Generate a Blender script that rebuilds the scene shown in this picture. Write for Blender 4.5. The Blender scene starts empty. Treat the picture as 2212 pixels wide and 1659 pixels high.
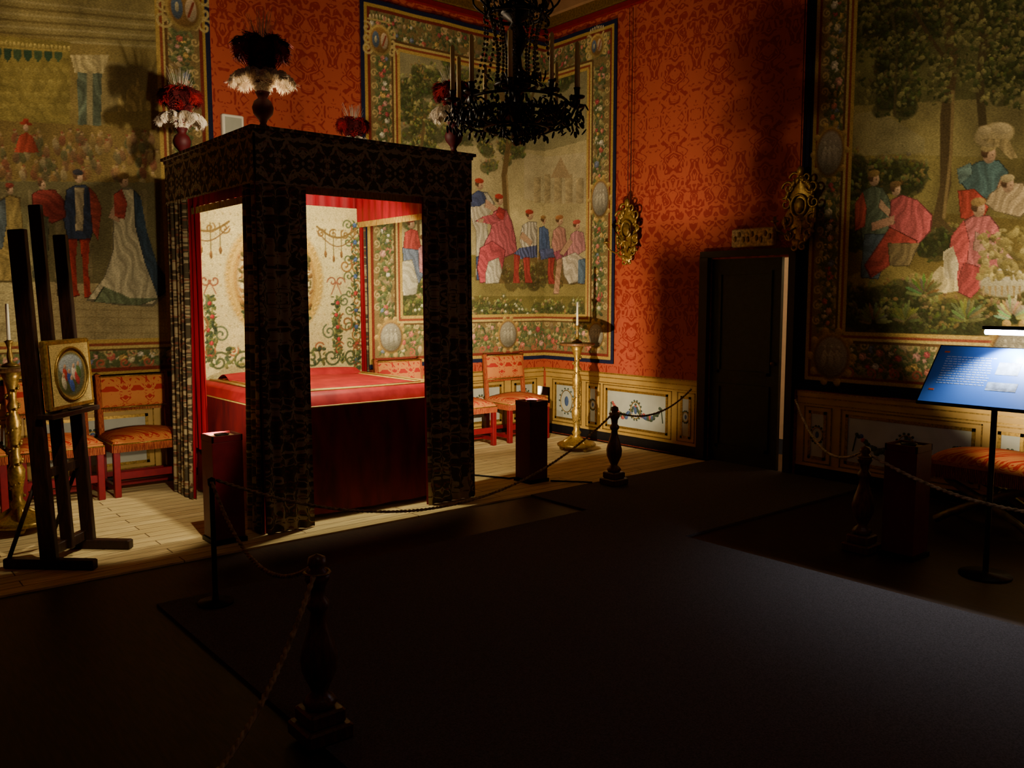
import bpy, math, random
import numpy as np
from mathutils import Matrix, Vector
random.seed(7); rng=np.random.default_rng(7)
sin,cos,pi=math.sin,math.cos,math.pi
def lin(c): 
    return tuple(((x/255)/12.92 if x/255<=.04045 else ((x/255+.055)/1.055)**2.4) for x in c)
# ---------------- materials
def newmat(n,rough=.8,metal=0,spec=.3):
    m=bpy.data.materials.new(n);m.use_nodes=True;b=m.node_tree.nodes['Principled BSDF']
    b.inputs['Roughness'].default_value=rough;b.inputs['Metallic'].default_value=metal
    b.inputs['Specular IOR Level'].default_value=spec
    return m,m.node_tree,b
def mat(n,c,rough=.8,metal=0,spec=.3,var=.25,scale=25,emit=0,bump=0,c2=None,sheen=0,stretch=(1,1,1)):
    m,t,b=newmat(n,rough,metal,spec);N=t.nodes;L=t.links
    c=lin(c);c2=lin(c2) if c2 else tuple(x*(1-var) for x in c)
    tc=N.new('ShaderNodeTexCoord');mp=N.new('ShaderNodeMapping');mp.inputs['Scale'].default_value=stretch
    no=N.new('ShaderNodeTexNoise');no.inputs['Scale'].default_value=scale;no.inputs['Detail'].default_value=4
    r=N.new('ShaderNodeValToRGB');r.color_ramp.elements[0].color=(*c2,1);r.color_ramp.elements[1].color=(*c,1)
    r.color_ramp.elements[0].position=.35;r.color_ramp.elements[1].position=.65
    L.new(tc.outputs['Object'],mp.inputs[0]);L.new(mp.outputs[0],no.inputs['Vector']);L.new(no.outputs[0],r.inputs[0]);L.new(r.outputs[0],b.inputs['Base Color'])
    if bump:
        bp=N.new('ShaderNodeBump');bp.inputs['Strength'].default_value=bump;bp.inputs['Distance'].default_value=.01
        L.new(no.outputs[0],bp.inputs['Height']);L.new(bp.outputs[0],b.inputs['Normal'])
    if sheen:b.inputs['Sheen Weight'].default_value=sheen;b.inputs['Sheen Tint'].default_value=(*c,1)
    if emit:
        b.inputs['Emission Color'].default_value=(*c,1);b.inputs['Emission Strength'].default_value=emit
    return m
def damask(n,ca,cb,w=.3,h=.5,sc=5,freq=26,rough=.75,cc=None,thr=.1,spec=.25,soft=3.0,dist=1.6):
    """mirrored scroll pattern woven on a repeat of w x h metres"""
    m,t,b=newmat(n,rough,0,spec);N=t.nodes;L=t.links
    def M(op,a,bv=None,c=None):
        x=N.new('ShaderNodeMath');x.operation=op
        for i,q in enumerate((a,bv,c)):
            if q is None: continue
            if isinstance(q,(int,float)): x.inputs[i].default_value=q
            else: L.new(q,x.inputs[i])
        return x.outputs[0]
    tc=N.new('ShaderNodeTexCoord');sp=N.new('ShaderNodeSeparateXYZ');L.new(tc.outputs['Object'],sp.inputs[0])
    s=M('ADD',M('ADD',sp.outputs[0],sp.outputs[1]),40.0)
    u=M('PINGPONG',s,w/2);v=M('PINGPONG',M('ADD',sp.outputs[2],20.0),h)
    cb_=N.new('ShaderNodeCombineXYZ');L.new(u,cb_.inputs[0]);L.new(v,cb_.inputs[1])
    no=N.new('ShaderNodeTexNoise');no.inputs['Scale'].default_value=sc;no.inputs['Detail'].default_value=1.6;no.inputs['Distortion'].default_value=dist
    L.new(cb_.outputs[0],no.inputs['Vector'])
    f=M('SINE',M('MULTIPLY',no.outputs[0],freq));f=M('MULTIPLY_ADD',f,soft,thr);f=M('MINIMUM',M('MAXIMUM',f,0.0),1.0)
    mx=N.new('ShaderNodeMix');mx.data_type='RGBA';L.new(f,mx.inputs[0]);mx.inputs[6].default_value=(*lin(ca),1);mx.inputs[7].default_value=(*lin(cb),1)
    out=mx.outputs[2]
    if cc:
        n2=N.new('ShaderNodeTexNoise');n2.inputs['Scale'].default_value=sc*3;L.new(cb_.outputs[0],n2.inputs['Vector'])
        g=M('MINIMUM',M('MAXIMUM',M('MULTIPLY_ADD',n2.outputs[0],14.0,-8.0),0.0),1.0)
        m2=N.new('ShaderNodeMix');m2.data_type='RGBA';L.new(g,m2.inputs[0]);L.new(out,m2.inputs[6]);m2.inputs[7].default_value=(*lin(cc),1);out=m2.outputs[2]
    fn=N.new('ShaderNodeTexNoise');fn.inputs['Scale'].default_value=300;L.new(tc.outputs['Object'],fn.inputs['Vector'])
    m3=N.new('ShaderNodeMix');m3.data_type='RGBA';m3.blend_type='MULTIPLY';m3.inputs[0].default_value=.35
    L.new(out,m3.inputs[6]);L.new(fn.outputs[0],m3.inputs[7]);L.new(m3.outputs[2],b.inputs['Base Color'])
    return m
def boards(n,ca,cb,gap):
    """straw-coloured boards laid side by side, running along X"""
    m,t,b=newmat(n,.75,0,.25);N=t.nodes;L=t.links
    tc=N.new('ShaderNodeTexCoord');br=N.new('ShaderNodeTexBrick');br.inputs['Scale'].default_value=1;br.inputs['Brick Width'].default_value=1.7;br.inputs['Row Height'].default_value=.115
    br.inputs['Mortar Size'].default_value=.004;br.inputs['Color1'].default_value=(*lin(ca),1);br.inputs['Color2'].default_value=(*lin(cb),1);br.inputs['Mortar'].default_value=(*lin(gap),1)
    mp=N.new('ShaderNodeMapping');mp.inputs['Scale'].default_value=(3,60,1);no=N.new('ShaderNodeTexNoise');no.inputs['Scale'].default_value=1.5;no.inputs['Detail'].default_value=5
    r=N.new('ShaderNodeValToRGB');r.color_ramp.elements[0].color=(.62,.58,.5,1);r.color_ramp.elements[1].color=(1.1,1.08,1,1);r.color_ramp.elements[0].position=.35;r.color_ramp.elements[1].position=.62
    mx=N.new('ShaderNodeMix');mx.data_type='RGBA';mx.blend_type='MULTIPLY';mx.inputs[0].default_value=1
    L.new(tc.outputs['Object'],br.inputs['Vector']);L.new(tc.outputs['Object'],mp.inputs[0]);L.new(mp.outputs[0],no.inputs['Vector']);L.new(no.outputs[0],r.inputs[0])
    L.new(br.outputs[0],mx.inputs[6]);L.new(r.outputs[0],mx.inputs[7]);L.new(mx.outputs[2],b.inputs['Base Color']);return m
def paintmat(n,gain=1.):
    m,t,b=newmat(n,.95,0,.1);N=t.nodes;L=t.links
    a=N.new('ShaderNodeVertexColor');a.layer_name='paint'
    tc=N.new('ShaderNodeTexCoord');mp=N.new('ShaderNodeMapping');mp.inputs['Scale'].default_value=(60,60,260)
    no=N.new('ShaderNodeTexNoise');no.inputs['Scale'].default_value=1;L.new(tc.outputs['Object'],mp.inputs[0]);L.new(mp.outputs[0],no.inputs['Vector'])
    r=N.new('ShaderNodeValToRGB');r.color_ramp.elements[0].color=(.6*gain,)*3+(1,);r.color_ramp.elements[1].color=(1.15*gain,)*3+(1,)
    r.color_ramp.elements[0].position=.3;r.color_ramp.elements[1].position=.7
    mx=N.new('ShaderNodeMix');mx.data_type='RGBA';mx.blend_type='MULTIPLY';mx.inputs[0].default_value=1
    L.new(no.outputs[0],r.inputs[0]);L.new(a.outputs[0],mx.inputs[6]);L.new(r.outputs[0],mx.inputs[7]);L.new(mx.outputs[2],b.inputs['Base Color'])
    return m
# ---------------- mesh builder
class MB:
    def __init__(s,name,loc=(0,0,0),rot=0):
        s.n=name;s.v=[];s.f=[];s.m=[];s.sm=[];s.mats=[];s.loc=loc;s.rot=rot
    def mi(s,m):
        if m not in s.mats:s.mats.append(m)
        return s.mats.index(m)
    def add(s,vs,fs,m,smooth=False,mx=None):
        o=len(s.v)
        if mx is not None: vs=[mx@Vector(p) for p in vs]
        s.v+= [tuple(p) for p in vs];s.f+=[tuple(i+o for i in f) for f in fs];k=s.mi(m);s.m+=[k]*len(fs);s.sm+=[smooth]*len(fs)
    def box(s,c,d,m,rz=0,rx=0,ry=0,bev=.0):
        x,y,z=[q/2 for q in d];b=min(bev,x*.9,y*.9,z*.9)
        mx=Matrix.Translation(c)@Matrix.Rotation(rz,4,'Z')@Matrix.Rotation(ry,4,'Y')@Matrix.Rotation(rx,4,'X')
        if b<=0:
            vs=[(i*x,j*y,k*z) for i in(-1,1) for j in(-1,1) for k in(-1,1)]
            s.add(vs,[(0,1,3,2),(4,6,7,5),(0,4,5,1),(2,3,7,6),(0,2,6,4),(1,5,7,3)],m,False,mx);return
        vs=[];fs=[]
        rings=[(x-b,y-b,-z),(x,y,-z+b),(x,y,z-b),(x-b,y-b,z)]
        for (a,c2,h) in rings:
            vs+=[(a-b,-c2,h),(a,-c2+b,h),(a,c2-b,h),(a-b,c2,h),(-a+b,c2,h),(-a,c2-b,h),(-a,-c2+b,h),(-a+b,-c2,h)]
        for r in range(3):
            for i in range(8):
                j=(i+1)%8;fs.append((r*8+i,r*8+j,r*8+8+j,r*8+8+i))
        fs.append(tuple(range(7,-1,-1)));fs.append(tuple(range(24,32)));s.add(vs,fs,m,False,mx)
    def lathe(s,prof,m,c=(0,0,0),seg=20,mx=None):
        vs=[];fs=[];n=len(prof)
        for r,z in prof:
            for i in range(seg):
                a=2*pi*i/seg;vs.append((c[0]+r*cos(a),c[1]+r*sin(a),c[2]+z))
        for k in range(n-1):
            for i in range(seg):
                j=(i+1)%seg;fs.append((k*seg+i,k*seg+j,(k+1)*seg+j,(k+1)*seg+i))
        fs.append(tuple(range(seg-1,-1,-1)));fs.append(tuple((n-1)*seg+i for i in range(seg)))
        s.add(vs,fs,m,True,mx)
    def tube(s,pts,r,m,seg=6,closed=False,mx=None):
        P=[Vector(p) for p in pts];n=len(P);R=r if isinstance(r,(list,tuple)) else [r]*n;vs=[];fs=[];up=Vector((0,0,1));prev=None
        for i,p in enumerate(P):
            d=(P[(i+1)%n]-P[i-1]) if closed else (P[min(i+1,n-1)]-P[max(i-1,0)])
            d=d.normalized() if d.length>1e-9 else Vector((0,0,1))
            if prev is None: a=d.cross(up if abs(d.z)<.9 else Vector((1,0,0))).normalized()
            else:
                a=prev-d*prev.dot(d);a=a.normalized() if a.length>1e-6 else d.orthogonal().normalized()
            prev=a;b=d.cross(a)
            for k in range(seg):
                t=2*pi*k/seg;vs.append(p+(a*cos(t)+b*sin(t))*R[i])
        for i in range(n if closed else n-1):
            for k in range(seg):
                j=(k+1)%seg;i2=(i+1)%n;fs.append((i*seg+k,i*seg+j,i2*seg+j,i2*seg+k))
        if not closed: fs.append(tuple(range(seg-1,-1,-1)));fs.append(tuple((n-1)*seg+k for k in range(seg)))
        s.add(vs,fs,m,True,mx)
    def ball(s,c,r,m,seg=10,rings=7,mx=None):
        r=r if isinstance(r,(tuple,list)) else (r,r,r);vs=[];fs=[]
        for i in range(rings+1):
            p=pi*i/rings
            for k in range(seg):
                t=2*pi*k/seg;vs.append((c[0]+r[0]*sin(p)*cos(t),c[1]+r[1]*sin(p)*sin(t),c[2]+r[2]*cos(p)))
        for i in range(rings):
            for k in range(seg):
                j=(k+1)%seg;fs.append((i*seg+k,(i+1)*seg+k,(i+1)*seg+j,i*seg+j))
        s.add(vs,fs,m,True,mx)
    def surf(s,fn,nu,nv,m,smooth=True):
        vs=[fn(i/nu,j/nv) for j in range(nv+1) for i in range(nu+1)]
        fs=[(j*(nu+1)+i,j*(nu+1)+i+1,(j+1)*(nu+1)+i+1,(j+1)*(nu+1)+i) for j in range(nv) for i in range(nu)]
        s.add(vs,fs,m,smooth)
    def done(s,name=None):
        me=bpy.data.meshes.new(s.n);me.from_pydata(s.v,[],s.f)
        for m in s.mats: me.materials.append(m)
        me.polygons.foreach_set('material_index',s.m);me.polygons.foreach_set('use_smooth',s.sm);me.update()
        o=bpy.data.objects.new(s.n,me);bpy.context.scene.collection.objects.link(o);o.location=s.loc;o.rotation_euler=(0,0,s.rot);return o
def group(name,parts):
    e=bpy.data.objects.new(name,None);bpy.context.scene.collection.objects.link(e)
    for p in parts:p.parent=e
    return e
# ---------------- room survey (metres). camera stands at origin, eye 1.6
BY,RX=7.72,6.88
F=1850;phi=math.atan(184.5/1850);th=math.radians(39.56);EYE=1.6
def ray(u,v):
    a=(u-1106)/F;b=(829.5-v)/F;hf=cos(phi)+b*sin(phi);vz=-sin(phi)+b*cos(phi)
    return (sin(th)*hf+cos(th)*a,cos(th)*hf-sin(th)*a,vz)
def onback(u,v,Y=BY):
    d=ray(u,v);t=Y/d[1];return d[0]*t,EYE+d[2]*t
def onright(u,v):
    d=ray(u,v);t=RX/d[0];return d[1]*t,EYE+d[2]*t
# ---------------- woven pictures: dense meshes carrying thread colours
class Canvas:
    def __init__(s,s0,s1,z0,z1,res,bg,surv):
        s.s0,s.z0,s.res=s0,z0,res;s.W=int(round((s1-s0)/res))+1;s.H=int(round((z1-z0)/res))+1;s.s1=s1;s.z1=z1
        s.A=np.zeros((s.H,s.W,3));s.A[:]=np.array(bg)/255.;s.sv=surv
    def win(s,a,b,c,d):
        i0=max(0,int((a-s.s0)/s.res));i1=min(s.W,int((b-s.s0)/s.res)+2);j0=max(0,int((c-s.z0)/s.res));j1=min(s.H,int((d-s.z0)/s.res)+2)
        if i0>=i1 or j0>=j1:return None
        X=s.s0+np.arange(i0,i1)*s.res;Z=s.z0+np.arange(j0,j1)*s.res
        return slice(j0,j1),slice(i0,i1),X[None,:],Z[:,None]
    def put(s,w,m,col,al=1.):
        q=s.A[w[0],w[1]];m=(m*al)[...,None];q*= (1-m);q+=m*col
    def ell(s,x,z,rx,rz,col,rot=0,al=1.,sh=.25):
        R=max(rx,rz);w=s.win(x-R,x+R,z-R,z+R)
        if w is None:return
        dx=w[2]-x;dz=w[3]-z;a=dx*cos(rot)+dz*sin(rot);b=-dx*sin(rot)+dz*cos(rot)
        q=(a/rx)**2+(b/rz)**2;c=np.array(col)/255.
        k=1+sh*(dz/R-.6*dx/R)
        s.put(w,np.clip((1-q)*4,0,1),c*k[...,None],al)
    def rect(s,a,b,c,d,col):
        w=s.win(a,b,c,d)
        if w:s.A[w[0],w[1]]=np.array(col)/255.
    def poly(s,pts,col,fold=None,al=1.):
        xs=[p[0] for p in pts];zs=[p[1] for p in pts];w=s.win(min(xs),max(xs),min(zs),max(zs))
        if w is None:return
        X=np.broadcast_to(w[2],(w[3].shape[0],w[2].shape[1]));Z=np.broadcast_to(w[3],X.shape);m=np.zeros(X.shape,bool)
        n=len(pts)
        for i in range(n):
            x1,z1=pts[i];x2,z2=pts[(i+1)%n]
            if z1==z2:continue
            c=((z1>Z)!=(z2>Z))&(X<(x2-x1)*(Z-z1)/(z2-z1)+x1);m^=c
        c=np.array(col)/255.;k=np.ones(X.shape)
        if fold:
            am,fr,an=fold;ph=fr*(X*cos(an)+Z*sin(an))+2.6*np.sin(Z*11+X*7)+1.4*np.sin(X*29-Z*17)
            k=1+am*np.sin(ph)+.5*am*np.sin(ph*2.3+Z*30);k*=1.12-.25*(X-min(xs))/(max(xs)-min(xs)+1e-6)
        s.put(w,m.astype(float),c*k[...,None],al)
    def line(s,pts,wd,col,al=1.):
        for (x1,z1),(x2,z2) in zip(pts[:-1],pts[1:]):
            w=s.win(min(x1,x2)-wd,max(x1,x2)+wd,min(z1,z2)-wd,max(z1,z2)+wd)
            if w is None:continue
            dx,dz=x2-x1,z2-z1;L=dx*dx+dz*dz+1e-12;t=np.clip(((w[2]-x1)*dx+(w[3]-z1)*dz)/L,0,1)
            d=np.hypot(w[2]-x1-t*dx,w[3]-z1-t*dz);s.put(w,np.clip((wd/2-d)/s.res+.5,0,1),np.array(col)/255.,al)
    def sc(s,u,v): return abs(s.sv(u+5,v)[0]-s.sv(u-5,v)[0])/10, abs(s.sv(u,v+5)[1]-s.sv(u,v-5)[1])/10
    def E(s,u,v,ru,rv,col,rot=0,al=1.,sh=.25):
        x,z=s.sv(u,v);a,b=s.sc(u,v);s.ell(x,z,ru*a,rv*b,col,rot,al,sh)
    def P(s,pts,col,fold=None,al=1.): s.poly([s.sv(*p) for p in pts],col,fold,al)
    def L(s,pts,w,col,al=1.): s.line([s.sv(*p) for p in pts],w*s.sc(*pts[0])[1],col,al)
    def leaves(s,a,b,c,d,n,size,cols,al=.9):
        for _ in range(n):
            k=cols[random.randrange(len(cols))];f=random.uniform(.75,1.2);r=size*random.uniform(.5,1.3)
            s.ell(random.uniform(a,b),random.uniform(c,d),r,r*random.uniform(.35,.7),[min(255,x*f) for x in k],random.uniform(0,pi),al)
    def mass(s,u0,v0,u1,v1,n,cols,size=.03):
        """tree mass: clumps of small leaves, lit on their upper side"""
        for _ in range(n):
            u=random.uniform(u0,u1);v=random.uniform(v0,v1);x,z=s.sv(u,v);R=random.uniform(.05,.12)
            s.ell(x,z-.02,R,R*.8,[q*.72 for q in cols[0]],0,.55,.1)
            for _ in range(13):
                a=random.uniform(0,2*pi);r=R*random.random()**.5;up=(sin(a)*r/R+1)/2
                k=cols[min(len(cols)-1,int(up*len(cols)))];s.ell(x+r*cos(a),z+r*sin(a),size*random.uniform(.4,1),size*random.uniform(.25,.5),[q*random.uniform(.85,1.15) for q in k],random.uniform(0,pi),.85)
    def flower(s,x,z,r,col):
        for i in range(5):
            a=i*1.257+x*9;s.ell(x+r*1.2*cos(a),z+r*1.2*sin(a),r*1.1,r*.42,(88,100,58),a+.5)
        for i in range(6):
            a=i*1.05+z*7;s.ell(x+r*.5*cos(a),z+r*.5*sin(a),r*.5,r*.42,[q*(.8+.07*i) for q in col],a)
        s.ell(x,z,r*.28,r*.28,[min(255,q*1.25) for q in col])
    def clouds(s,a,b,c,d,cells,amp):
        w=s.win(a,b,c,d);h,wd=w[3].shape[0],w[2].shape[1];tot=np.zeros((h,wd))
        for k,am in ((cells,1),(cells*2,.6),(cells*5,.4)):
            g=rng.normal(size=(k+2,k+2));yy=np.linspace(0,k,h);xx=np.linspace(0,k,wd);i=yy.astype(int);j=xx.astype(int);fy=(yy-i)[:,None];fx=(xx-j)[None,:]
            fy=fy*fy*(3-2*fy);fx=fx*fx*(3-2*fx)
            tot+=am*((g[i][:,j]*(1-fx)+g[i][:,j+1]*fx)*(1-fy)+(g[i+1][:,j]*(1-fx)+g[i+1][:,j+1]*fx)*fy)
        s.A[w[0],w[1]]*=np.clip(1+amp*tot,.3,1.7)[...,None]
    def garland(s,a,b,c,d,n,r):
        cols=[(186,92,80),(206,150,134),(205,190,146),(166,70,74),(110,122,146),(196,160,90),(215,205,180),(200,120,100)]
        s.leaves(a,b,c,d,n*6,r*.9,[(96,108,66),(124,128,76),(80,94,62),(160,150,96),(176,150,110)])
        for _ in range(n): s.flower(random.uniform(a+r,b-r),random.uniform(c+r,d-r),r*random.uniform(.5,1.),random.choice(cols))
    def scroll(s,x,z,r,col,w,sg=1,turns=1.3,a0=0):
        p=[]
        for i in range(22):
            t=i/21;a=a0+sg*t*turns*2*pi;q=r*(1-.85*t);p.append((x+q*cos(a),z+q*sin(a)))
        s.line(p,w,col)
    def medal(s,x,z,r,rz=None):
        rz=rz or r
        for k in range(10):
            a=k*pi/5;s.ell(x+r*1.2*cos(a),z+rz*1.2*sin(a),r*.22,r*.22,(196,160,90))
        s.ell(x,z,r*1.16,rz*1.16,(176,140,70));s.ell(x,z,r*1.05,rz*1.05,(110,80,50));s.ell(x,z,r*.96,rz*.96,(146,140,122))
        for i in range(3):
            q=x+(i-1)*r*.4;s.ell(q+.02*r,z-.1*rz,r*.15,rz*.42,(176,170,148),.15*(i-1));s.ell(q-r*.12,z+.1*rz,r*.2,rz*.07,(184,176,150),.6);s.ell(q,z+rz*.42,r*.08,rz*.1,(190,182,158))
        s.ell(x,z-rz*.66,r*.6,rz*.12,(112,108,90))
    def frame(s,w,bw,a=None,b=None,c=None,d=None,hb=None):
        """patterned woven border: navy edge, gold fillets, garlands"""
        a,b,c,d=s.s0 if a is None else a,s.s1 if b is None else b,s.z0 if c is None else c,s.z1 if d is None else d;hb=hb or w
        g=(134,112,70)
        for r in ((a,b,c,c+hb),(a,b,d-w,d),(a,a+w,c,d),(b-w,b,c,d)): s.rect(*r,g)
        e=bw+.02
        s.garland(a+e+.08,b-e-.08,c+e+.05,c+hb-.08,int((b-a)*26),.04);s.garland(a+e,b-e,d-w+.07,d-e-.04,int((b-a)*22),.036)
        for q0,q1 in ((a+e+.09,a+w-.1),(b-w+.1,b-e-.09)):
            s.garland(q0,q1,c+hb,d-w,int((d-c)*20),.042)
            z=c+hb+.1
            while z<d-w:
                for q,sg in ((q0-.02,1),(q1+.02,-1)): s.scroll(q,z,.04,(208,180,116),.011,sg,1.2,z*5)
                z+=.13
        x=a+w
        while x<b-w:
            s.scroll(x,c+hb-.1,.045,(206,178,116),.012,1,1.2,x*4);s.scroll(x+.12,c+e+.07,.045,(186,90,70),.013,-1,1.2,x*3)
            s.scroll(x,d-e-.06,.045,(206,178,116),.012,1,1.2,x*4);s.scroll(x+.1,d-w+.08,.045,(206,178,116),.012,-1,1.2,x);x+=.19
        for o,t,col in ((0,bw,(16,22,58)),(bw,.018,(190,155,70)),(bw+.03,.012,(120,40,30))):
            for r in ((a+o,b-o,c+o,c+o+t),(a+o,b-o,d-o-t,d-o),(a+o,a+o+t,c+o,d-o),(b-o-t,b-o,c+o,d-o)): s.rect(*r,col)
        for o,t,col in ((0,.02,(205,170,85)),(.03,.012,(150,70,50)),(.052,.014,(215,190,110)),(.075,.006,(100,70,40))):
            A,B,C,D=a+w-o,b-w+o,c+hb-o,d-w+o
            for r in ((A,B,C-t,C),(A,B,D,D+t),(A-t,A,C,D),(B,B+t,C,D)): s.rect(*r,col)
    def shield(s,x,z,r):
        for sg in(1,-1):
            for k in range(3): s.scroll(x+sg*r*1.2,z+(k-1)*r*.8,r*.5,(215,190,120),.02,sg,1.2,k)
        s.ell(x,z,r*1.15,r*1.35,(190,160,90));s.ell(x,z,r*.95,r*1.1,(150,110,60));s.ell(x-r*.4,z,r*.36,r*.7,(84,104,128));s.ell(x+r*.4,z,r*.36,r*.7,(200,176,140))
        s.line([(x+r*.25,z-r*.4),(x+r*.55,z+r*.4)],r*.14,(150,60,46));s.ell(x-r*.4,z,r*.12,r*.3,(200,190,150))
        for k in range(7): s.ell(x+(k-3)*r*.3,z+r*(1.75+.06*(3-abs(k-3))),r*.09,r*.2,(225,205,150))
        s.line([(x-r*1.1,z+r*1.55),(x+r*1.1,z+r*1.55)],r*.16,(205,180,110))
    def age(s,al=.16,tint=(140,120,76),g=.93): s.A=(s.A*(1-al)+al*np.array(tint)/255.)*g
    def build(s,name,pos,m,cut=None):
        i0,i1=(0,s.W) if cut is None else cut
        A=np.clip(s.A[:,i0:i1]*rng.uniform(.93,1.07,(s.H,i1-i0,1)),0,1);A=np.where(A<=.04045,A/12.92,((A+.055)/1.055)**2.4)
        w=i1-i0;h=s.H;S,Z=np.meshgrid(s.s0+np.arange(i0,i1)*s.res,s.z0+np.arange(h)*s.res)
        co=pos(S,Z).reshape(-1,3).astype(np.float32)
        idx=np.arange(w*h).reshape(h,w);q=np.stack([idx[:-1,:-1],idx[:-1,1:],idx[1:,1:],idx[1:,:-1]],-1).reshape(-1)
        me=bpy.data.meshes.new(name);me.vertices.add(w*h);me.vertices.foreach_set('co',co.ravel())
        nf=(w-1)*(h-1);me.loops.add(nf*4);me.loops.foreach_set('vertex_index',q.astype(np.int32));me.polygons.add(nf)
        me.polygons.foreach_set('loop_start',(np.arange(nf)*4).astype(np.int32));me.update(calc_edges=True)
        at=me.color_attributes.new('paint','FLOAT_COLOR','POINT');at.data.foreach_set('color',np.concatenate([A.reshape(-1,3),np.ones((w*h,1))],1).astype(np.float32).ravel())
        me.materials.append(m);me.validate();o=bpy.data.objects.new(name,me);bpy.context.scene.collection.objects.link(o);return o
SK=(205,165,130);WH=(215,205,180)
TAP=paintmat('tapestry_wool',1.0)
# ===== tapestry that turns the corner (s = X, then continues down the side wall)
def svm(u,v):
    if u<1160: return onback(u,v)
    y,z=onright(u,v);return RX+(BY-y),z
c=Canvas(4.42,RX+1.16,.88,4.56,.008,(158,146,96),svm)
c.P([(830,40),(1330,40),(1330,420),(830,420)],(158,150,106));c.P([(850,300),(1280,300),(1280,620),(850,600)],(196,182,130))
c.P([(1130,330),(1265,330),(1270,440),(1130,430)],(200,186,142))
for k in range(5): c.P([(1150+k*24,440),(1150+k*24,385-8*(k%2)),(1166+k*24,385-8*(k%2)),(1166+k*24,440)],(186,168,122),(.06,60,1.5))
c.P([(1190,385),(1212,340),(1235,385)],(180,156,114))
for k in range(14): c.P([(1140+k*9,500),(1140+k*9,455-(k*7%11)),(1147+k*9,452-(k*7%11)),(1147+k*9,500)],(188,172,124),None,.6)
c.P([(850,540),(1280,560),(1280,690),(850,690)],(128,118,62));c.P([(850,560),(1000,600),(1280,590),(1280,640),(850,640)],(160,146,84))
c.clouds(4.42,8.0,.9,4.5,9,.07)
fo=[(82,92,52),(104,110,58),(138,134,74),(168,158,98)]
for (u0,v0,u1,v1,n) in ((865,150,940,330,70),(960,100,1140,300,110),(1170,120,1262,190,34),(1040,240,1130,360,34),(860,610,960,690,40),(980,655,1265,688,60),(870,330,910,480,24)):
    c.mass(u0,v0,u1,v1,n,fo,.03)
c.L([(1078,600),(1092,480),(1086,380),(1098,300),(1080,200)],15,(118,94,58));c.L([(1084,590),(1098,480),(1092,380)],5,(166,140,92));c.L([(1092,330),(1130,260),(1150,200)],6,(104,84,52));c.L([(1090,300),(1040,220)],6,(104,84,52))
c.L([(905,600),(900,420),(915,250)],7,(108,90,56))
for k in range(50):
    u,v=random.uniform(870,1130),random.uniform(130,330);x,z=svm(u,v);c.leaves(x-.05,x+.05,z-.05,z+.05,4,.028,[(176,168,104),(96,104,56)])
# earthen bank the group is seated on
c.P([(1050,612),(1056,560),(1085,535),(1120,545),(1158,540),(1158,612)],(122,100,60))
c.P([(1162,612),(1162,545),(1200,552),(1240,548),(1268,575),(1268,615)],(118,98,60));c.mass(1060,575,1260,612,24,[(96,84,48),(120,110,60),(140,128,72),(150,140,84)],.024)
# figures
def fig(c,h,hr,skin,parts,hat=None):
    for pts,col,f in parts:
        c.P(pts,[q*.55 for q in col]);cx=sum(p[0] for p in pts)/len(pts);cy=sum(p[1] for p in pts)/len(pts)
        c.P([(cx+(p[0]-cx)*.94,cy+(p[1]-cy)*.96) for p in pts],col,f)
    c.E(h[0],h[1],hr*.8,hr*1.1,skin)
    c.E(h[0]-hr*.3,h[1]-hr*.3,hr*.75,hr*.7,(96,68,46));c.E(h[0]+hr*.25,h[1]+hr*.15,hr*.5,hr*.8,skin)
    c.E(h[0]+hr*.35,h[1],hr*.1,hr*.1,(80,50,40))
    if hat: c.E(h[0]-hr*.1,h[1]-hr*.9,hr*1.0,hr*.6,hat)
F1=(.12,80,.2);F2=(.11,70,1.0)
c.L([(1030,420),(1026,605)],3,(110,80,50))
fig(c,(1034,400),10,SK,[([(1016,420),(1030,412),(1050,415),(1066,440),(1050,470),(1052,540),(1046,592),(1026,600),(1026,500),(1012,462)],(205,196,170),F1),([(1014,425),(1030,411),(1042,416),(1050,435),(1034,446),(1016,447)],(70,82,124),F2),([(1026,555),(1050,545),(1060,580),(1056,612),(1028,605)],(66,84,130),F1),([(1046,430),(1078,455),(1074,463),(1044,448)],(205,160,130),None)],(186,58,46))
fig(c,(1076,434),10,SK,[([(1062,458),(1078,448),(1092,454),(1104,478),(1112,512),(1116,545),(1090,556),(1050,552),(1036,545),(1046,520),(1056,500)],(200,96,108),F1),([(1034,535),(1060,520),(1090,540),(1084,575),(1074,608),(1034,612),(1028,580)],(196,80,92),F2),([(1052,565),(1074,556),(1082,585),(1074,612),(1046,613),(1046,590)],(214,205,180),F1),([(1074,446),(1090,456),(1084,476),(1064,470)],(176,56,60),F2),([(1040,468),(1066,462),(1078,476),(1060,486),(1024,478)],(200,92,104),F2),([(1030,474),(1044,472),(1040,482),(1030,480)],SK,None)],(184,56,50))
fig(c,(1142,466),9,SK,[([(1126,486),(1140,478),(1157,480),(1158,548),(1130,550),(1120,520)],(206,198,176),(.2,120,.3)),([(1120,536),(1157,530),(1158,556),(1120,560),(1108,548)],(84,94,140),(.3,120,.2)),([(1108,548),(1122,552),(1118,590),(1122,612),(1106,612),(1108,584)],(168,60,56),F1),([(1128,556),(1142,556),(1142,590),(1148,612),(1132,612),(1130,588)],(168,60,56),F1),([(1126,500),(1148,522),(1144,532),(1120,514)],SK,None)],(180,60,50))
fig(c,(1174,478),8,SK,[([(1163,494),(1174,488),(1186,496),(1190,540),(1176,552),(1163,548)],(84,106,150),F1),([(1163,540),(1196,536),(1200,556),(1166,562)],(90,100,146),F2),([(1186,556),(1200,556),(1196,590),(1200,614),(1186,614),(1184,588)],(168,60,56),F1)],(160,120,70))
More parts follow.
